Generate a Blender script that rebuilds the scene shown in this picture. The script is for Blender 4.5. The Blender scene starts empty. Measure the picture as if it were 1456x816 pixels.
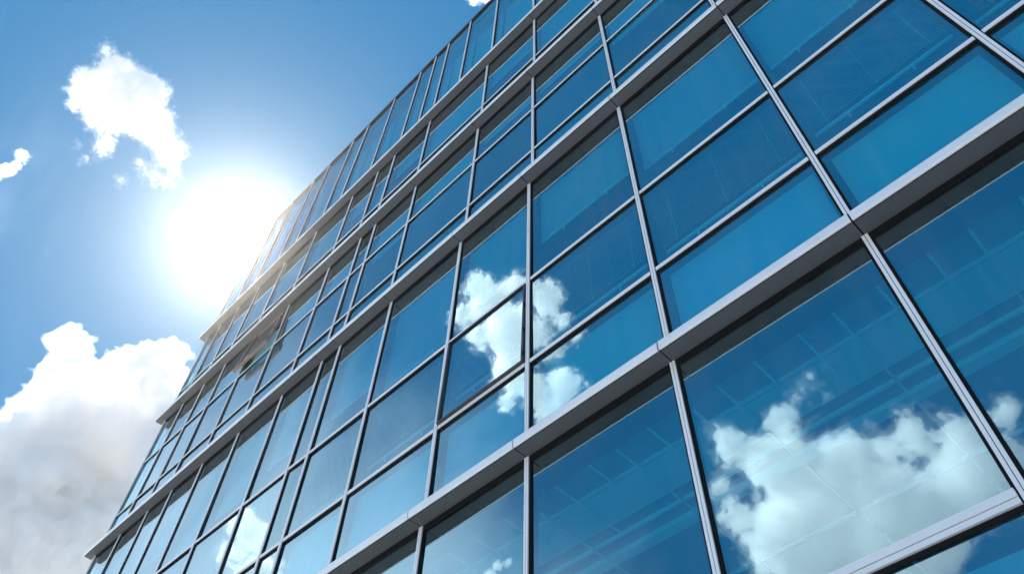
import bpy, bmesh, math, random
import numpy as np
from mathutils import Vector, Matrix

random.seed(7)
scene = bpy.context.scene
col = scene.collection
S = 0.4                      # metres per facade unit
EYE = 1.6                    # camera height
DIST = 10.0 * S              # camera to facade

# ------------------------------------------------------------------ camera
F_PX, PITCH, ROLL, YAW = 1141.346, math.radians(54.1733), math.radians(2.1044), math.radians(46.4224)
c_, s_ = math.cos(YAW), math.sin(YAW)
right_h = Vector((c_, s_, 0)); fwd_h = Vector((-s_, c_, 0)); up_w = Vector((0, 0, 1))
FWD = fwd_h * math.cos(PITCH) + up_w * math.sin(PITCH)
_up = up_w * math.cos(PITCH) - fwd_h * math.sin(PITCH)
RGT = right_h * math.cos(ROLL) + _up * math.sin(ROLL)
UPC = _up * math.cos(ROLL) - right_h * math.sin(ROLL)
CAM = Vector((0, -DIST, EYE))
cam_data = bpy.data.cameras.new('camera'); cam = bpy.data.objects.new('camera', cam_data); col.objects.link(cam)
cam.matrix_world = Matrix(((RGT.x, UPC.x, -FWD.x, CAM.x), (RGT.y, UPC.y, -FWD.y, CAM.y), (RGT.z, UPC.z, -FWD.z, CAM.z), (0, 0, 0, 1)))
cam_data.sensor_width = 36.0; cam_data.lens = F_PX / 1456 * 36.0
cam_data.clip_start = 0.05; cam_data.clip_end = 20000
scene.camera = cam

def ray_dir(x, y):
    return (FWD * F_PX + RGT * (x - 728) + UPC * (408 - y)).normalized()
SUN = ray_dir(338, 342)

# ------------------------------------------------------------------ node helpers
class Nodes:
    def __init__(self, tree): self.t = tree
    def new(self, kind, ins=None, **props):
        n = self.t.nodes.new(kind)
        for k, v in props.items(): setattr(n, k, v)
        for k, v in (ins or {}).items(): self.put(n, k, v)
        return n
    def put(self, n, key, v):
        s = n.inputs[key]
        if isinstance(v, bpy.types.NodeSocket): self.t.links.new(v, s)
        elif isinstance(v, bpy.types.Node): self.t.links.new(v.outputs[0], s)
        else: s.default_value = v
    def math(self, op, a, b=None, c=None, clamp=False):
        n = self.new('ShaderNodeMath', operation=op, use_clamp=clamp)
        for i, v in enumerate((a, b, c)):
            if v is not None: self.put(n, i, v)
        return n.outputs[0]
    def vmath(self, op, a, b=None, out=0):
        n = self.new('ShaderNodeVectorMath', operation=op)
        for i, v in enumerate((a, b)):
            if v is not None: self.put(n, i, v)
        return n.outputs[out]
    def link(self, a, b): self.t.links.new(a, b)

def material(name):
    m = bpy.data.materials.new(name); m.use_nodes = True
    m.node_tree.nodes.clear()
    return m, Nodes(m.node_tree)

# ------------------------------------------------------------------ world: sky with sun aureole and faint cirrus
world = bpy.data.worlds.new('World'); scene.world = world; world.use_nodes = True
world.node_tree.nodes.clear(); W = Nodes(world.node_tree)
SUN_EL = math.asin(SUN.z); SUN_ROT = math.atan2(SUN.x, SUN.y)
sky = W.new('ShaderNodeTexSky', sky_type='NISHITA', sun_disc=False, sun_elevation=SUN_EL, sun_rotation=SUN_ROT,
            altitude=0.0, air_density=1.0, dust_density=0.5, ozone_density=2.0)
tc = W.new('ShaderNodeTexCoord')
nrm = W.vmath('NORMALIZE', tc.outputs['Generated'])
dt = W.vmath('DOT_PRODUCT', nrm, tuple(SUN), out='Value')
ang = W.math('ARCCOSINE', W.math('MINIMUM', dt, 0.9999999))
def lobe(width, amp):
    return W.math('MULTIPLY', W.math('EXPONENT', W.math('MULTIPLY', ang, -1.0 / width)), amp)
LOBES = ((0.010, 60.0), (0.15, 1.0))
glow = None
for w_, a_ in LOBES:
    l = lobe(w_, a_); glow = l if glow is None else W.math('ADD', glow, l)
glowc = W.new('ShaderNodeMix', data_type='RGBA', blend_type='MULTIPLY'); glowc.inputs[0].default_value = 1.0
W.put(glowc, 6, (1.0, 0.95, 0.88, 1)); W.link(glow, glowc.inputs[7])
tint = W.new('ShaderNodeMix', data_type='RGBA', blend_type='MULTIPLY'); tint.inputs[0].default_value = 1.0
W.link(sky.outputs[0], tint.inputs[6]); W.put(tint, 7, (0.52, 0.90, 1.10, 1))
# cirrus streaks
mp = W.new('ShaderNodeMapping', ins={'Vector': nrm}); mp.inputs['Rotation'].default_value = (0.3, 0.5, 0.9); mp.inputs['Scale'].default_value = (1.2, 5.0, 2.2)
cn = W.new('ShaderNodeTexNoise', ins={'Vector': mp.outputs[0], 'Scale': 1.7, 'Detail': 7.0, 'Roughness': 0.55, 'Distortion': 0.6})
cr = W.new('ShaderNodeMapRange', ins={'Value': cn.outputs[0], 'From Min': 0.50, 'From Max': 0.85, 'To Min': 0.0, 'To Max': 0.05})
cir = W.new('ShaderNodeMix', data_type='RGBA'); W.link(cr.outputs[0], cir.inputs[0]); W.link(tint.outputs[2], cir.inputs[6]); W.put(cir, 7, (7.0, 8.0, 9.0, 1))
# bright patch added to the unseen sky behind the camera, lightens the panes' reflections
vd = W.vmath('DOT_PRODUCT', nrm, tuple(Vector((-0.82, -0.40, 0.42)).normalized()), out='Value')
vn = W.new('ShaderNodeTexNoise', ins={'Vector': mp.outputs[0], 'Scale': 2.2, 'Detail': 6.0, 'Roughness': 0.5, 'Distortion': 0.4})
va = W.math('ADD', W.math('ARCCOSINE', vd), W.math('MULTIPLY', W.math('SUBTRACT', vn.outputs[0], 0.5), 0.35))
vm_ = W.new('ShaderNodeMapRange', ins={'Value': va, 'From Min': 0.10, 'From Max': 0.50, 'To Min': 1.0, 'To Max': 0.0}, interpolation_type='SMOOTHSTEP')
base = W.new('ShaderNodeMix', data_type='RGBA', blend_type='ADD'); base.inputs[0].default_value = 1.0
half = W.vmath('SCALE', cir.outputs[2]); half.node.inputs['Scale'].default_value = 0.17
W.link(half, base.inputs[6]); W.put(base, 7, (0.0, 0.80, 1.86, 1))
sky_fill = W.new('ShaderNodeMix', data_type='RGBA'); W.link(vm_.outputs[0], sky_fill.inputs[0]); W.link(base.outputs[2], sky_fill.inputs[6]); W.put(sky_fill, 7, (4.9, 6.2, 7.6, 1))
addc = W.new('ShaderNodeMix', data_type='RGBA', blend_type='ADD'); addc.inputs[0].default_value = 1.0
W.link(sky_fill.outputs[2], addc.inputs[6]); W.link(glowc.outputs[2], addc.inputs[7])
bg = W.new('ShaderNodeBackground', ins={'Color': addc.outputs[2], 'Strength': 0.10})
wo = W.new('ShaderNodeOutputWorld'); W.link(bg.outputs[0], wo.inputs[0])
world.cycles.sampling_method = 'MANUAL'; world.cycles.sample_map_resolution = 1024

sl = bpy.data.lights.new('sun', 'SUN'); sl.energy = 4.4; sl.angle = math.radians(0.5); sl.color = (1.0, 0.95, 0.87)
sun = bpy.data.objects.new('sun', sl); col.objects.link(sun)
sun.rotation_euler = SUN.to_track_quat('Z', 'Y').to_euler(); sun.location = (0, -10, 60)

# ------------------------------------------------------------------ clouds: closed fractal bodies filled with scattering droplets
def cloud_material(name, dens, g, tone):
    m, N = material(name)
    sc_ = N.new('ShaderNodeVolumeScatter', ins={'Color': (*tone, 1), 'Density': dens, 'Anisotropy': g})
    o = N.new('ShaderNodeOutputMaterial'); N.link(sc_.outputs[0], o.inputs['Volume'])
    m.cycles.homogeneous_volume = True
    return m

def cloud(label, blobs, depth, seed, mirrored=False, res=150, amp=0.5, fine=0.25, dens=0.06, cat='cloud', soft=0.5, core=0.06, edge=0.10, fringe=0.14, g=0.5, tone=(0.988, 0.9935, 0.999)):
    """blobs: (x, y, radius, depth offset, all in photo pixels at the cloud's distance)"""
    k = depth / F_PX
    P = []
    for b in blobs:
        x, y, r = b[:3]; dz = b[3] if len(b) > 3 else 0
        p = CAM + FWD * (depth + dz * k) + RGT * ((x - 728) * k) + UPC * ((408 - y) * k)
        if mirrored: p = Vector((p.x, -p.y, p.z))
        P.append((p, r * k))
    mean_r = sum(r * r for _, r in P) / sum(r for _, r in P)
    org = sum((p for p, _ in P), Vector()) / len(P)
    P = [(p - org, r) for p, r in P]
    pad = mean_r * (amp + fine) * 0.9
    lo = Vector([min(p[i] - r for p, r in P) - pad for i in range(3)]); hi = Vector([max(p[i] + r for p, r in P) + pad for i in range(3)])
    ng = bpy.data.node_groups.new('cloud_field', 'GeometryNodeTree')
    ng.interface.new_socket('Geometry', in_out='OUTPUT', socket_type='NodeSocketGeometry')
    N = Nodes(ng)
    pos = N.new('GeometryNodeInputPosition').outputs[0]
    off = N.vmath('ADD', pos, tuple(Vector((seed * 37.1, seed * 11.7, seed * 5.3)) * mean_r))
    d = None
    for p, r in P:
        di = N.math('SUBTRACT', N.vmath('DISTANCE', pos, tuple(p), out='Value'), r)
        d = di if d is None else N.math('SMOOTH_MIN', d, di, mean_r * soft)
    n1 = N.new('ShaderNodeTexNoise', ins={'Vector': off, 'Scale': 1.0 / (mean_r * 1.1), 'Detail': 3.0, 'Roughness': 0.5})
    n2 = N.new('ShaderNodeTexNoise', ins={'Vector': off, 'Scale': 1.0 / (mean_r * 0.42), 'Detail': 8.0, 'Roughness': 0.68, 'Distortion': 0.5})
    vo = N.new('ShaderNodeTexVoronoi', ins={'Vector': off, 'Scale': 1.0 / (mean_r * 0.38), 'Detail': 2.0, 'Roughness': 0.5}, feature='F1')
    f = N.math('MULTIPLY', d, -1.0)
    f = N.math('ADD', f, N.math('MULTIPLY', N.math('SUBTRACT', n1.outputs[0], 0.5), 2.2 * amp * mean_r))
    f = N.math('ADD', f, N.math('MULTIPLY', N.math('SUBTRACT', n2.outputs[0], 0.5), 3.0 * fine * mean_r))
    f = N.math('ADD', f, N.math('MULTIPLY', N.math('SUBTRACT', 0.45, vo.outputs['Distance']), 0.5 * fine * mean_r))
    f = N.math('ADD', N.math('MULTIPLY', f, 1.0 / mean_r), 0.5)
    ext = hi - lo; vox = max(ext) / res
    vc = N.new('GeometryNodeVolumeCube')
    N.put(vc, 'Density', f); N.put(vc, 'Min', tuple(lo)); N.put(vc, 'Max', tuple(hi))
    for ax, key in enumerate(('Resolution X', 'Resolution Y', 'Resolution Z')): N.put(vc, key, max(8, int(ext[ax] / vox)))
    vm = N.new('GeometryNodeVolumeToMesh'); N.link(vc.outputs[0], vm.inputs[0])
    N.put(vm, 'Threshold', 0.5 + core)
    v2 = N.new('GeometryNodeVolumeToMesh'); N.link(vc.outputs[0], v2.inputs[0]); N.put(v2, 'Threshold', 0.5 - edge)
    smi = N.new('GeometryNodeStoreNamedAttribute', data_type='INT', domain='FACE', ins={'Geometry': v2.outputs[0], 'Name': 'shell', 'Value': 1})
    jn = N.new('GeometryNodeJoinGeometry'); N.link(smi.outputs[0], jn.inputs[0]); N.link(vm.outputs[0], jn.inputs[0])
    out = N.new('NodeGroupOutput'); N.link(jn.outputs[0], out.inputs[0])
    tmp = bpy.data.objects.new('tmp', bpy.data.meshes.new('tmp')); col.objects.link(tmp)
    md = tmp.modifiers.new('field', 'NODES'); md.node_group = ng
    dg = bpy.context.evaluated_depsgraph_get(); dg.update()
    ev = tmp.evaluated_get(dg); src = ev.to_mesh()
    nv, nl, npoly = len(src.vertices), len(src.loops), len(src.polygons)
    co = np.empty(nv * 3, np.float32); src.vertices.foreach_get('co', co); co = co.reshape(-1, 3)
    li = np.empty(nl, np.int32); src.loops.foreach_get('vertex_index', li)
    ls = np.empty(npoly, np.int32); src.polygons.foreach_get('loop_start', ls)
    lt = np.empty(npoly, np.int32); src.polygons.foreach_get('loop_total', lt)
    mi = np.empty(npoly, np.int32); src.attributes['shell'].data.foreach_get('value', mi)
    ev.to_mesh_clear()
    made = []
    for idx, name, dd in ((0, 'cloud', dens), (1, 'fringe', dens * fringe)):
        sel = np.nonzero(mi == idx)[0]
        keep = np.concatenate([np.arange(a, a + t) for a, t in ((ls[sel[0]], ls[sel[-1]] + lt[sel[-1]] - ls[sel[0]]),)])
        vid, inv = np.unique(li[keep], return_inverse=True)
        me = bpy.data.meshes.new(name)
        me.vertices.add(len(vid)); me.vertices.foreach_set('co', co[vid].ravel())
        me.loops.add(len(keep)); me.loops.foreach_set('vertex_index', inv.astype(np.int32))
        me.polygons.add(len(sel)); me.polygons.foreach_set('loop_start', ls[sel] - ls[sel[0]])
        me.update(calc_edges=True); me.validate()
        me.materials.append(cloud_material('cloud_droplets', dd, g, tone))
        ob = bpy.data.objects.new(name, me); col.objects.link(ob); made.append(ob)
    bpy.data.objects.remove(tmp); bpy.data.node_groups.remove(ng)
    o, fo = made; me = o.data
    fo.parent = o; o.location = org
    o['label'] = label; o['category'] = cat
    print('cloud', len(me.polygons), [round(v) for v in ext])
    return o

CLOUDS = True
HAZE = 0.00025
if CLOUDS:
    cloud('large grey-hearted white cumulus rising beside the lower edge of the glass building',
          [(98, 490, 26), (105, 525, 30), (90, 560, 36, 10), (60, 600, 46), (120, 590, 52), (35, 640, 60), (100, 660, 85), (170, 600, 50),
           (180, 545, 40), (215, 530, 38), (235, 570, 42), (225, 640, 70), (20, 720, 90), (120, 760, 110), (200, 740, 80), (30, 820, 100), (235, 520, 26)],
          2600, 1, res=205, amp=0.32, fine=0.42, dens=0.07, edge=0.14, fringe=0.12, tone=(0.950, 0.976, 0.998))
    cloud('bright ragged white cloud alone high in the blue sky above the sun',
          [(155, 75, 14), (165, 105, 30), (130, 120, 26), (105, 125, 12), (185, 140, 44), (150, 155, 36), (215, 130, 26), (215, 175, 34), (150, 205, 14), (240, 215, 24), (215, 250, 12), (235, 258, 10), (112, 205, 8), (122, 226, 7), (172, 256, 7), (250, 245, 9), (140, 218, 10), (196, 232, 9), (108, 150, 12)],
          1500, 2, res=200, amp=0.46, fine=0.66, dens=0.07, g=-0.05, edge=0.20, fringe=0.10)
    cloud('small torn scrap of white cloud at the edge of the sky', [(10, 243, 12), (32, 222, 11), (22, 236, 9), (-8, 250, 12)], 1500, 3, res=60, amp=0.5, fine=0.7, dens=0.05)
    cloud('small white cloud peeping over the roof edge of the building', [(680, -12, 20), (700, -25, 26), (668, -30, 18)], 1700, 4, res=70, amp=0.4, fine=0.5, dens=0.05)
    cloud('ragged white cloud mirrored across the middle panes of the facade',
          [(680, 412, 26), (660, 452, 20), (705, 445, 40), (745, 420, 30), (785, 430, 28), (805, 462, 18), (720, 490, 42), (765, 480, 30), (695, 530, 22), (745, 545, 32), (795, 548, 34), (830, 555, 14), (770, 580, 22), (725, 580, 18)],
          1600, 5, mirrored=True, res=150, amp=0.5, fine=0.62, dens=0.045, g=0.62, edge=0.16, fringe=0.12, tone=(0.998, 0.9985, 0.999))
    cloud('wide white cloud bank mirrored in the big low pane under the lowest ledge',
          [(1040, 640, 34), (1025, 690, 22), (1110, 605, 26), (1120, 660, 58), (1150, 535, 9), (1140, 560, 9), (1200, 680, 70), (1265, 640, 36), (1310, 625, 36), (1370, 625, 36), (1425, 600, 26), (1160, 548, 7), (1236, 600, 8), (1290, 590, 9), (1185, 565, 6), (1345, 596, 9), (1150, 770, 90), (1280, 745, 90), (1390, 680, 66), (1050, 740, 30)],
          1500, 6, mirrored=True, res=190, amp=0.46, fine=0.62, dens=0.045, g=0.62, edge=0.16, fringe=0.12, tone=(0.998, 0.9985, 0.999))
    cloud('white puff mirrored in the lowest panes near the far corner of the building',
          [(348, 748, 22), (372, 772, 26), (335, 790, 20), (402, 800, 10), (365, 822, 34)], 1600, 7, mirrored=True, res=90, amp=0.5, fine=0.62, dens=0.045, g=0.62, edge=0.16, fringe=0.12, tone=(0.998, 0.9985, 0.999))
    cloud('little white wisp mirrored under the lowest ledge', [(700, 800, 10), (716, 795, 8), (690, 815, 12)], 1600, 8, mirrored=True, res=50, amp=0.5, fine=0.62, dens=0.045, g=0.62, edge=0.16, fringe=0.12, tone=(0.998, 0.9985, 0.999))

# ------------------------------------------------------------------ materials
def principled(name, color, rough=0.5, metal=0.0, spec=0.5, var=0.0, scale=8.0, bump=0.0, bscale=200.0, coat=0.0, rvar=0.0):
    m, N = material(name)
    b = N.new('ShaderNodeBsdfPrincipled', ins={'Roughness': rough, 'Metallic': metal, 'Coat Weight': coat, 'Specular IOR Level': spec})
    g = N.new('ShaderNodeNewGeometry').outputs['Position']
    if var:
        n = N.new('ShaderNodeTexNoise', ins={'Vector': g, 'Scale': scale, 'Detail': 5.0, 'Roughness': 0.6})
        r = N.new('ShaderNodeMapRange', ins={'Value': n.outputs[0], 'From Min': 0.3, 'From Max': 0.7, 'To Min': 1 - var, 'To Max': 1 + var})
        v = N.vmath('SCALE', (color[0], color[1], color[2])); N.put(v.node, 'Scale', r.outputs[0]); N.link(v, b.inputs['Base Color'])
        if rvar:
            rr = N.new('ShaderNodeMapRange', ins={'Value': n.outputs[0], 'From Min': 0.3, 'From Max': 0.7, 'To Min': max(0, rough - rvar), 'To Max': rough + rvar})
            N.link(rr.outputs[0], b.inputs['Roughness'])
    else:
        b.inputs['Base Color'].default_value = (*color, 1)
    if bump:
        n2 = N.new('ShaderNodeTexNoise', ins={'Vector': g, 'Scale': bscale, 'Detail': 2.0})
        bp = N.new('ShaderNodeBump', ins={'Strength': bump, 'Distance': 0.002, 'Height': n2.outputs[0]}); N.link(bp.outputs[0], b.inputs['Normal'])
    o = N.new('ShaderNodeOutputMaterial'); N.link(b.outputs[0], o.inputs[0])
    return m

M = {}
M['aluminium'] = principled('anodised_aluminium', (0.86, 0.87, 0.89), 0.36, 0.12, var=0.05, scale=3.0, rvar=0.06)
M['soffit'] = principled('grey_coated_panel', (0.105, 0.112, 0.124), 0.6, 0.0, spec=0.15, var=0.07, scale=1.4, rvar=0.08)
M['dark'] = principled('black_gasket_and_shade', (0.012, 0.012, 0.014), 0.7, spec=0.1)
M['darkmetal'] = principled('dark_coated_metal', (0.05, 0.052, 0.058), 0.4, 0.3)
M['ceiling'] = principled('grey_ceiling_board', (0.30, 0.31, 0.33), 0.8, var=0.05)
M['bulkhead'] = principled('plaster_bulkhead', (0.88, 0.88, 0.88), 0.8)
M['tbar'] = principled('white_metal_bar', (0.92, 0.92, 0.92), 0.5)
M['slab'] = principled('interior_slab', (0.30, 0.30, 0.31), 0.8, var=0.1)
M['inner_wall'] = principled('interior_wall', (0.42, 0.43, 0.45), 0.8)
M['spandrel'] = principled('spandrel_panel', (0.66, 0.67, 0.68), 0.6, var=0.06, scale=0.9)
M['endwall'] = principled('end_cladding', (0.34, 0.35, 0.37), 0.45, 0.4, var=0.08)
M['roofing'] = principled('roof_gravel', (0.32, 0.31, 0.30), 0.9, var=0.3, scale=30)
M['sash'] = principled('flare_tinted_sash', (0.27, 0.18, 0.14), 0.4, 0.5)  # brown base colour carries the warm flare tint on the open sash

def blind_mat(name, c, fine):
    m, N = material(name)
    g = N.new('ShaderNodeNewGeometry').outputs['Position']
    d = N.new('ShaderNodeBsdfDiffuse', ins={'Color': (*c, 1)}); t = N.new('ShaderNodeBsdfTranslucent', ins={'Color': (c[0] * .8, c[1] * .8, c[2] * .8, 1)})
    if fine:
        mp_ = N.new('ShaderNodeMapping', ins={'Vector': g}); mp_.inputs['Scale'].default_value = (0.5, 0.5, 1.0)
        wv = N.new('ShaderNodeTexWave', ins={'Vector': mp_.outputs[0], 'Scale': 7.0, 'Distortion': 2.5, 'Detail': 2.0, 'Detail Scale': 1.3}, bands_direction='Z')
        bp = N.new('ShaderNodeBump', ins={'Strength': 0.5, 'Distance': 0.01, 'Height': wv.outputs[0]}); N.link(bp.outputs[0], d.inputs['Normal'])
    x = N.new('ShaderNodeMixShader', ins={0: 0.35}); N.link(d.outputs[0], x.inputs[1]); N.link(t.outputs[0], x.inputs[2])
    o = N.new('ShaderNodeOutputMaterial'); N.link(x.outputs[0], o.inputs[0])
    return m
M['pleat'] = blind_mat('blind_slat', (0.93, 0.94, 0.94), False)
M['roller'] = blind_mat('roller_blind', (0.72, 0.74, 0.74), False)

def glass_mat():
    m, N = material('tinted_glass')
    g = N.new('ShaderNodeNewGeometry').outputs['Position']
    n = N.new('ShaderNodeTexNoise', ins={'Vector': g, 'Scale': 1.3, 'Detail': 1.0})
    bp = N.new('ShaderNodeBump', ins={'Strength': 0.10, 'Distance': 0.006, 'Height': n.outputs[0]})
    ge = N.new('ShaderNodeNewGeometry')
    ca = N.math('ABSOLUTE', N.vmath('DOT_PRODUCT', ge.outputs['Normal'], ge.outputs['Incoming'], out='Value'))
    sch = N.math('POWER', N.math('SUBTRACT', 1.0, ca, clamp=True), 5.0)
    fr = N.math('ADD', N.math('MULTIPLY', sch, 1.0 - GLASS_F0), GLASS_F0)
    rnd = N.new('ShaderNodeObjectInfo').outputs['Random']
    gt = N.new('ShaderNodeMix', data_type='RGBA'); N.link(N.math('MULTIPLY', sch, 1.6, clamp=True), gt.inputs[0]); N.put(gt, 6, GLOSS_TINT); N.put(gt, 7, (1, 1, 1, 1))
    gv = N.vmath('SCALE', gt.outputs[2]); N.put(gv.node, 'Scale', N.math('ADD', N.math('MULTIPLY', rnd, 0.16), 0.88))
    gl = N.new('ShaderNodeBsdfGlossy', ins={'Color': gv, 'Roughness': 0.0, 'Normal': bp.outputs[0]})
    tv = N.new('ShaderNodeMix', data_type='RGBA'); N.link(rnd, tv.inputs[0]); N.put(tv, 6, TRANS_TINT); N.put(tv, 7, (TRANS_TINT[0] * 1.2, TRANS_TINT[1] * 0.93, TRANS_TINT[2] * 0.97, 1))
    tr = N.new('ShaderNodeBsdfTransparent', ins={'Color': tv.outputs[2]})
    x0 = N.new('ShaderNodeMixShader', ins={0: fr}); N.link(tr.outputs[0], x0.inputs[1]); N.link(gl.outputs[0], x0.inputs[2])
    # rain-run dust film, streaked down the pane
    ms = N.new('ShaderNodeMapping', ins={'Vector': g}); ms.inputs['Scale'].default_value = (9.0, 9.0, 0.7)
    dn = N.new('ShaderNodeTexNoise', ins={'Vector': ms.outputs[0], 'Scale': 1.0, 'Detail': 5.0, 'Roughness': 0.65})
    d2 = N.new('ShaderNodeTexNoise', ins={'Vector': g, 'Scale': 0.9, 'Detail': 3.0})
    df = N.new('ShaderNodeMapRange', ins={'Value': N.math('MULTIPLY', dn.outputs[0], d2.outputs[0]), 'From Min': 0.16, 'From Max': 0.42, 'To Min': 0.003, 'To Max': 0.045})
    du = N.new('ShaderNodeBsdfDiffuse', ins={'Color': (0.62, 0.64, 0.66, 1)})
    x = N.new('ShaderNodeMixShader', ins={0: df.outputs[0]}); N.link(x0.outputs[0], x.inputs[1]); N.link(du.outputs[0], x.inputs[2])
    o = N.new('ShaderNodeOutputMaterial'); N.link(x.outputs[0], o.inputs[0])
    return m
GLOSS_TINT = (0.66, 0.93, 1.0, 1); TRANS_TINT = (0.16, 0.86, 1.0, 1); GLASS_F0 = 0.47
M['glass'] = glass_mat()

# ------------------------------------------------------------------ mesh helpers
class Mesh:
    def __init__(self): self.v, self.f, self.mi = [], [], []
    def box(self, x0, x1, y0, y1, z0, z1, mi=0):
        i = len(self.v)
        self.v += [(x0, y0, z0), (x1, y0, z0), (x1, y1, z0), (x0, y1, z0), (x0, y0, z1), (x1, y0, z1), (x1, y1, z1), (x0, y1, z1)]
        for q in ((0, 3, 2, 1), (4, 5, 6, 7), (0, 1, 5, 4), (1, 2, 6, 5), (2, 3, 7, 6), (3, 0, 4, 7)):
            self.f.append(tuple(i + k for k in q)); self.mi.append(mi)
        return self
    def quad(self, pts, mi=0):
        i = len(self.v); self.v += [tuple(p) for p in pts]; self.f.append((i, i + 1, i + 2, i + 3)); self.mi.append(mi); return self
    def prism_x(self, prof, x0, x1, mi=0):
        """profile of (y, z) points, extruded along x"""
        i = len(self.v); n = len(prof)
        self.v += [(x0, y, z) for y, z in prof] + [(x1, y, z) for y, z in prof]
        for k in range(n): self.f.append((i + k, i + (k + 1) % n, i + n + (k + 1) % n, i + n + k)); self.mi.append(mi)
        self.f.append(tuple(i + k for k in reversed(range(n)))); self.mi.append(mi)
        self.f.append(tuple(i + n + k for k in range(n))); self.mi.append(mi)
        return self
    def build(self, name, mats, parent=None, smooth=False):
        me = bpy.data.meshes.new(name); me.from_pydata(self.v, [], self.f)
        mats = mats if isinstance(mats, (list, tuple)) else [mats]
        for m in mats: me.materials.append(m)
        me.polygons.foreach_set('material_index', self.mi)
        bm = bmesh.new(); bm.from_mesh(me); bmesh.ops.recalc_face_normals(bm, faces=bm.faces); bm.to_mesh(me); bm.free()
        if smooth: me.shade_smooth()
        o = bpy.data.objects.new(name, me); col.objects.link(o)
        if parent is not None: o.parent = parent
        return o

def X(u): return u * S
def Z(v): return v * S + EYE

# ------------------------------------------------------------------ ground
g = Mesh().quad([(-4000, -4000, 0), (4000, -4000, 0), (4000, 4000, 0), (-4000, 4000, 0)])
mg, N = material('pale_stone_paving')
gp = N.new('ShaderNodeNewGeometry').outputs['Position']
br = N.new('ShaderNodeTexBrick', ins={'Vector': gp, 'Scale': 1.0, 'Color1': (0.50, 0.50, 0.49, 1), 'Color2': (0.45, 0.45, 0.445, 1), 'Mortar': (0.16, 0.15, 0.14, 1), 'Mortar Size': 0.008, 'Brick Width': 1.2, 'Row Height': 0.6})
bs = N.new('ShaderNodeBsdfPrincipled', ins={'Base Color': br.outputs[0], 'Roughness': 0.8}); om = N.new('ShaderNodeOutputMaterial'); N.link(bs.outputs[0], om.inputs[0])
go = g.build('ground', mg); go['kind'] = 'structure'; go['label'] = 'pale stone paving in front of the glass building'

# ------------------------------------------------------------------ the building
VA, VB, VC, VD, VR = 12.725, 25.825, 35.79, 44.04, 57.74
L_END, R_END = -41.9, 11.0
LEDGE = 0.455 * S
bld = bpy.data.objects.new('office_building', None); col.objects.link(bld)
bld['label'] = 'tall blue glass office building with grey ledges between its storeys'; bld['category'] = 'building'
DEPTH = 11.0
YG = 0.032                                              # plane of the glass
storeys = [
    dict(v0=-3.7, v1=VA, mull=[11, 6.8, 2.7, -1.13, -5.6, -9.82, -13.5, -17.5, -20.9, -22.2, -25.1, -28.4, -31.5, -34.25, -36.5, -39.3, L_END], tr=[2.4, 6.78], kind='tall'),
    dict(v0=VA, v1=VB, mull=[11, 6.8, 2.63, -1.18, -5.6, -9.83, -13.45, -17.55, -20.88, -22.15, -25.05, -28.45, -31.5, -34.25, -36.55, -39.3, L_END], tr=[16.05, 19.8], kind='office'),
    dict(v0=VB, v1=VC, mull=[11, 6.8, 2.7, -1.3, -5.6, -9.65, -13.3, -17.85, -21.05, -22.25, -25.0, -28.65, -32.0, -35.1, -37.4, -39.8, L_END], tr=[28.4, 32.3], kind='plain'),
    dict(v0=VC, v1=VD, mull=[11, 6.8, 2.7, -1.3, -5.6, -9.55, -13.2, -18.05, -21.25, -22.85, -25.35, -29.1, -32.55, -35.6, -38.0, -40.3, L_END], tr=[38.4], kind='plain'),
    dict(v0=VD, v1=VR, mull=[11, 6.8, 2.7, -1.3, -3.4, -5.6, -7.6, -9.6, -13.0, -15.8, -18.1, -19.5, -21.2, -24.2, -27.35, -29.25, -32.3, -34.4, -37.3, -39.6, L_END], tr=[], kind='top'),
]
NOSE = 0.105
MW = 0.050
rng = random.Random(11)

def mullion(x, z0, z1):
    m = Mesh(); h = MW / 2
    m.box(x - h, x - 0.0025, -0.002, YG - 0.004, z0, z1).box(x + 0.0025, x + h, -0.002, YG - 0.004, z0, z1)
    m.box(x - 0.0024, x + 0.0024, 0.004, YG - 0.006, z0, z1, 1)
    m.box(x - h - 0.011, x - h - 0.0003, 0.012, YG - 0.005, z0, z1, 1).box(x + h + 0.0003, x + h + 0.011, 0.012, YG - 0.005, z0, z1, 1)
    m.box(x - 0.022, x + 0.022, YG + 0.012, YG + 0.10, z0, z1, 2)
    o = m.build('mullion', [M['aluminium'], M['dark'], M['darkmetal']], bld)
    return o

def pane_quad(m, x0, x1, z0, z1):
    t = 0.0034
    a, b = rng.uniform(-t, t), rng.uniform(-t, t)
    nx, nz = 6, 6
    bow = rng.uniform(-0.0024, 0.0024)
    i0 = len(m.v)
    for j in range(nz + 1):
        for i in range(nx + 1):
            p, q = i / nx, j / nz
            m.v.append((x0 + (x1 - x0) * p, YG + a * (2 * p - 1) + b * (2 * q - 1) + bow * 16 * p * (1 - p) * q * (1 - q), z0 + (z1 - z0) * q))
    for j in range(nz):
        for i in range(nx):
            k = i0 + j * (nx + 1) + i
            m.f.append((k, k + 1, k + nx + 2, k + nx + 1)); m.mi.append(0)

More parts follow.
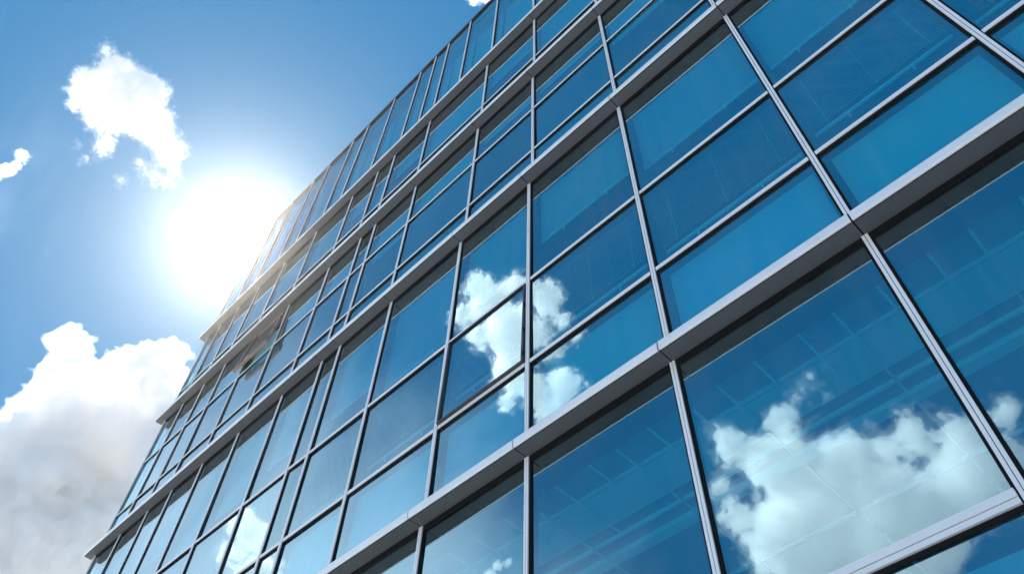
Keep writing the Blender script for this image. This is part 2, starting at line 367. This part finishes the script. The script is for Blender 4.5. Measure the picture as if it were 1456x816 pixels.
def pleated(x0, x1, z0, z1, y, n, depth):
    """slatted blind: n tilted slats that sag a little along their length"""
    m = Mesh(); nx = 22
    ph = rng.uniform(0, 6); pitch = (z1 - z0) / n
    for j in range(n):
        zc = z0 + pitch * (j + 0.5)
        i0 = len(m.v)
        for i in range(nx + 1):
            p = i / nx
            wob = 0.16 * pitch * math.sin(p * 19 + ph + j * 0.5) + 0.10 * pitch * math.sin(p * 47 + j * 0.9)
            xx = x0 + (x1 - x0) * p
            m.v += [(xx, y, zc - pitch * 0.36 + wob), (xx, y + depth, zc + pitch * 0.36 + wob), (xx, y + depth, zc + pitch * 0.36 + wob + 0.002), (xx, y, zc - pitch * 0.36 + wob + 0.002)]
        for i in range(nx):
            k = i0 + 4 * i
            m.f += [(k, k + 1, k + 5, k + 4), (k + 2, k + 3, k + 7, k + 6), (k + 3, k, k + 4, k + 7), (k + 1, k + 2, k + 6, k + 5)]; m.mi += [0] * 4
    for p in (0.12, 0.5, 0.88):
        xx = x0 + (x1 - x0) * p
        m.box(xx - 0.003, xx + 0.003, y + depth * 0.4, y + depth * 0.6, z0 - 0.004, z1, 1)
    return m

def blind_hardware(m, x0, x1, z, y, mi=1):
    m.box(x0, x1, y - 0.012, y + 0.012, z - 0.03, z, mi)
    for p in (0.25, 0.72):
        xx = x0 + (x1 - x0) * p
        m.box(xx - 0.008, xx + 0.008, y - 0.01, y + 0.006, z - 0.10, z - 0.031, mi).box(xx - 0.018, xx + 0.018, y - 0.014, y - 0.0105, z - 0.06, z - 0.03, mi)

for si, st in enumerate(storeys):
    zb = Z(st['v0']) + (NOSE + 0.012 if si else 0.0); zt = Z(st['v1']) - (0.0 if si < 4 else 0.02)
    mu = st['mull']
    for u in mu[:-1] if True else mu:
        mullion(X(u), zb, zt)
    cuts = [Z(t) for t in st['tr']]
    for wi in range(len(mu) - 1):
        xr, xl = X(mu[wi]), X(mu[wi + 1])
        x0, x1 = xl + MW / 2 + 0.0115, xr - MW / 2 - 0.0115
        if wi == len(mu) - 2: x0 = xl + 0.012
        fr = Mesh()
        hd = 0.05
        fr.box(x0, x1, 0.012, YG - 0.004, zt - hd, zt - 0.002, 1)                       # dark head
        fr.box(x0 - 0.006, x0 + 0.010, 0.016, YG - 0.0065, zb + 0.001, zt - 0.003, 1).box(x1 - 0.010, x1 + 0.006, 0.016, YG - 0.0065, zb + 0.001, zt - 0.003, 1)
        fr.box(x0, x1, 0.004, YG - 0.004, zb, zb + 0.05)                                # sill rail
        if si == 4: fr.box(x0, x1, YG - 0.006, YG - 0.003, Z(55.55), Z(55.55) + 0.012, 1)
        for z in cuts:
            big = (si == 0)
            th = 0.05 if big else 0.05
            fr.box(x0, x1, 0.002 if not big else -0.014, YG - 0.004, z - th / 2, z + th / 2)
            if big:
                fr.box(x0, x1, -0.008, YG - 0.004, z - th / 2 - 0.038, z - th / 2 - 0.004)
                fr.box(x0 + 0.001, x1 - 0.001, 0.012, YG - 0.0055, z - th / 2 - 0.066, z - th / 2 - 0.025, 1).box(x0 + 0.001, x1 - 0.001, 0.0, YG - 0.0055, z - th / 2 - 0.02, z - th / 2 + 0.01, 1)
            else:
                fr.box(x0 + 0.001, x1 - 0.001, 0.010, YG - 0.0055, z - th / 2 - 0.028, z - th / 2 + 0.012, 1)
            fr.box(x0 + 0.001, x1 - 0.001, 0.018, YG - 0.006, z + th / 2 - 0.010, z + th / 2 + 0.008, 1)
        w = fr.build('window', [M['aluminium'], M['dark']], bld)
        edges = [zb + 0.01] + cuts + [zt - 0.01]
        vent = (si == 2 and abs(mu[wi + 1] + 32.0) < 0.01) or (si == 1 and abs(mu[wi + 1] + 13.45) < 0.01)
        vent_light = {2: 2, 1: 1}.get(si) if vent else None
        for k in range(len(edges) - 1):
            if vent and k == vent_light: continue
            pm = Mesh(); pane_quad(pm, xl + 0.004, xr - 0.004, edges[k], edges[k + 1])
            pm.build('pane', M['glass'], w, smooth=True)
        if vent:
            e0, e1 = edges[vent_light] + 0.03, edges[vent_light + 1] - 0.03
            sm = Mesh(); t = 0.075 if si == 2 else 0.026; yo, yi = (-0.012, YG + 0.02) if si == 2 else (-0.008, YG - 0.004)
            a0, a1 = x0 + 0.006, x1 - 0.006
            hgt = e1 - e0
            sm.box(a0, a0 + t, yo, yi, -hgt, 0).box(a1 - t, a1, yo, yi, -hgt, 0).box(a0 + t, a1 - t, yo, yi, -hgt, -hgt + t).box(a0 + t, a1 - t, 0.0 if si == 2 else yo, yi, -t * 0.4, 0)
            sm.quad([(a0 + t, 0.02, -hgt + t), (a1 - t, 0.02, -hgt + t), (a1 - t, 0.02, -t * 0.4), (a0 + t, 0.02, -t * 0.4)], 1)
            for p in (0.3, 0.62, 0.9): sm.box(a1 - 0.004, a1 + 0.008, yo - 0.006, yo + 0.01, -hgt * p - 0.05, -hgt * p + 0.03, 2)
            so = sm.build('casement', [M['sash'] if si == 2 else M['darkmetal'], M['glass'], M['dark']], w)
            so.location = (0, 0, e1); so.rotation_euler = (-math.radians(6.5 if si == 2 else 0.9), 0, 0)
            so['label'] = 'top hung casement standing open' if si == 2 else 'top hung casement standing slightly ajar'
        # what hangs behind the glass
        if si < 4:
            Mesh().box(xl + 0.03, xr - 0.03, YG + 0.012, YG + 0.20, zt - 0.27, zt - 0.004).build('added_dark_backing', M['dark'], w)  # added black box, darkens the strip of glass under the ledge
        ix0, ix1 = xl + 0.05, xr - 0.05
        if st['kind'] in ('office', 'plain') and cuts:
            Mesh().box(ix0 + 0.05, ix1 - 0.03, 0.13, 0.15, zb + 0.02, cuts[0] - 0.05).build('spandrel_panel', M['spandrel'], w)
        if st['kind'] == 'office':
            zlo = cuts[0] + 0.42 + rng.uniform(-0.12, 0.15)
            b = pleated(ix0 + 0.05, ix1 - 0.03, zlo, cuts[1] - 0.07, 0.10, 22, 0.03)
            blind_hardware(b, ix0 + 0.05, ix1 - 0.03, zlo - 0.002, 0.17)
            b.build('slatted_blind', [M['pleat'], M['tbar']], w)
            z2 = cuts[1] + rng.uniform(0.35, 1.0)
            b = Mesh(); nx = 16
            for j, zz in enumerate((z2, zt - 0.05)):
                for i in range(nx + 1): b.v.append((ix0 + 0.04 + (ix1 - ix0 - 0.06) * i / nx, 0.16 + 0.008 * math.sin(i * 1.9 + wi), zz))
            for i in range(nx): b.f.append((i, i + 1, nx + 2 + i, nx + 1 + i)); b.mi.append(0)
            blind_hardware(b, ix0 + 0.04, ix1 - 0.02, z2 - 0.002, 0.17)
            b.build('roller_blind', [M['roller'], M['tbar']], w)
        if st['kind'] == 'plain':
            z2 = cuts[-1] + rng.choice((0.1, 0.3, 0.6, 0.9)) if si == 2 else cuts[0] + rng.choice((0.1, 0.3, 0.7, 1.2))
            b = Mesh().quad([(ix0, 0.16, z2), (ix1, 0.16, z2), (ix1, 0.16, zt - 0.05), (ix0, 0.16, zt - 0.05)])
            b.box(ix0, ix1, 0.15, 0.17, z2 - 0.03, z2 - 0.001, 1)
            b.build('roller_blind', [M['roller'], M['tbar']], w)
        if si == 0 and cuts:
            Mesh().box(ix0 + 0.03, ix1 - 0.03, 0.13, 0.15, Z(2.5), cuts[1] - 0.20).build('spandrel_panel', M['spandrel'], w)
        if si == 4:
            Mesh().box(ix0, ix1, 0.30, 0.32, zb, Z(55.4)).build('spandrel_panel', M['spandrel'], w)

# ledges: soffit panels with open joints, a bright bullnose along the front
for k, v in enumerate((VA, VB, VC, VD)):
    z = Z(v); lo = Mesh(); no = Mesh()
    us = sorted(storeys[k]['mull']); us = [L_END - 0.55] + us[1:-1] + [us[-1]]
    for a, b in zip(us[:-1], us[1:]):
        xa, xb = X(a) + 0.006, X(b) - 0.006
        lo.box(xa, xb, -LEDGE + 0.034, 0.006, z + 0.002, z + 0.022)
        prof = [(-LEDGE + 0.018, z), (-LEDGE + 0.006, z), (-LEDGE + 0.001, z + 0.004), (-LEDGE, z + 0.010), (-LEDGE, z + NOSE - 0.016), (-LEDGE + 0.004, z + NOSE - 0.005), (-LEDGE + 0.012, z + NOSE), (-LEDGE + 0.018, z + NOSE)]
        no.prism_x(prof, xa + 0.001, xb - 0.001)
    lo.box(X(us[0]) + 0.01, X(us[-1]) - 0.01, -LEDGE + 0.022, YG + 0.03, z + 0.026, z + NOSE - 0.014, 1)
    lo.box(X(us[0]) + 0.008, X(us[-1]), -LEDGE + 0.019, YG + 0.03, z + NOSE - 0.012, z + NOSE + 0.004, 0)
    lo.box(X(L_END), X(R_END), 0.0065, YG - 0.006, z - 0.001, z + 0.024, 1)
    l = lo.build('ledge', [M['soffit'], M['dark']], bld)
    n = no.build('nosing', M['aluminium'], l, smooth=False)

# inside: slabs, ceilings, back wall
for k, v in enumerate((VA, VB, VC, VD)):
    z = Z(v)
    Mesh().box(X(L_END) + 0.2, X(R_END) - 0.2, 0.22, DEPTH - 0.2, z + 0.02, z + 0.16).build('floor_slab', M['slab'], bld)
    c = Mesh(); zc = z - 0.16
    c.box(X(L_END) + 0.2, X(R_END) - 0.2, 0.10, DEPTH - 0.3, zc, zc + 0.03)
    if k == 0:
        for y, wd, dz in ((0.62, 0.02, 0.03), (1.25, 0.03, 0.04), (1.45, 0.12, 0.06), (2.5, 0.03, 0.03), (3.4, 0.05, 0.05), (4.6, 0.03, 0.03)):
            c.box(X(-24), X(9), y, y + wd, zc - dz, zc - 0.001, 2)
        c.box(X(-24), X(9), 0.66, 1.1, zc - 0.02, zc - 0.0008, 1)
        xx = X(-24); i = 0
        while xx < X(9):
            ln = (1.05, 0.55, 0.9, 0.75)[i % 4] if i % 3 else 2.6
            c.box(xx - 0.012, xx + 0.012, 0.14, 0.14 + ln, zc - 0.055, zc - 0.045, 2)
            if i % 3 == 0: c.box(xx - 0.02, xx + 0.02, 2.9, 5.2, zc - 0.055, zc - 0.03, 2)
            xx += 0.36 + 0.06 * math.sin(i * 2.1); i += 1
    c.build('interior_ceiling', [M['ceiling'], M['bulkhead'], M['tbar']], bld)
Mesh().box(X(L_END) + 0.2, X(R_END) - 0.2, 6.5, 6.6, 0.1, Z(VR) - 0.6).build('interior_wall', M['inner_wall'], bld)
Mesh().box(X(L_END) + 0.03, X(R_END), 0.12, DEPTH, Z(VR) - 0.45, Z(VR) - 0.2).build('roof', M['roofing'], bld)
cp = Mesh().box(X(L_END) - 0.03, X(R_END) + 0.03, -0.02, 0.30, Z(VR) - 0.018, Z(VR) + 0.012)
cp.build('roof_capping', M['darkmetal'], bld)
# left end: corner post, return glazing in a metal frame; far and back walls
pm = Mesh()
for x in (X(L_END) - 0.01,):
    pm.box(x - 0.025, x + 0.018, -0.012, YG + 0.05, 0, Z(VR) - 0.02)
    pm.box(x - 0.02, x + 0.01, YG + 0.09, YG + 0.14, 0, Z(VR) - 0.02)
pm.build('corner_post', M['aluminium'], bld)
ew = Mesh().box(X(L_END), X(L_END) + 0.15, 0.20, DEPTH, 0, Z(VR) - 0.02).box(X(R_END), X(R_END) + 0.15, 0.0, DEPTH, 0, Z(VR) - 0.02).box(X(L_END), X(R_END) + 0.15, DEPTH + 0.001, DEPTH + 0.2, 0, Z(VR) - 0.02)
ew.build('end_wall', M['endwall'], bld)

# ------------------------------------------------------------------ thin haze added to spread the sun's glare over the building
hm, N = material('glare_haze')
pv = N.new('ShaderNodeVolumePrincipled', ins={'Color': (0.98, 0.94, 0.87, 1), 'Density': HAZE, 'Anisotropy': 0.93})
o = N.new('ShaderNodeOutputMaterial'); N.link(pv.outputs[0], o.inputs['Volume'])
hm.cycles.homogeneous_volume = True
hz = Mesh().box(-4200, 4200, -4200, 4200, -1.0, Z(VR) + 3.0).build('haze', hm)
hz['kind'] = 'stuff'; hz['label'] = 'thin bright haze in the air around the building'

# ------------------------------------------------------------------ render settings
vs = scene.view_settings; vs.view_transform = 'Standard'; vs.look = 'None'; vs.gamma = 1.0; vs.exposure = 1.02; vs.use_curve_mapping = False
cy = scene.cycles
cy.max_bounces = 48; cy.volume_bounces = 40; cy.transparent_max_bounces = 16; cy.diffuse_bounces = 4; cy.glossy_bounces = 6; cy.transmission_bounces = 6
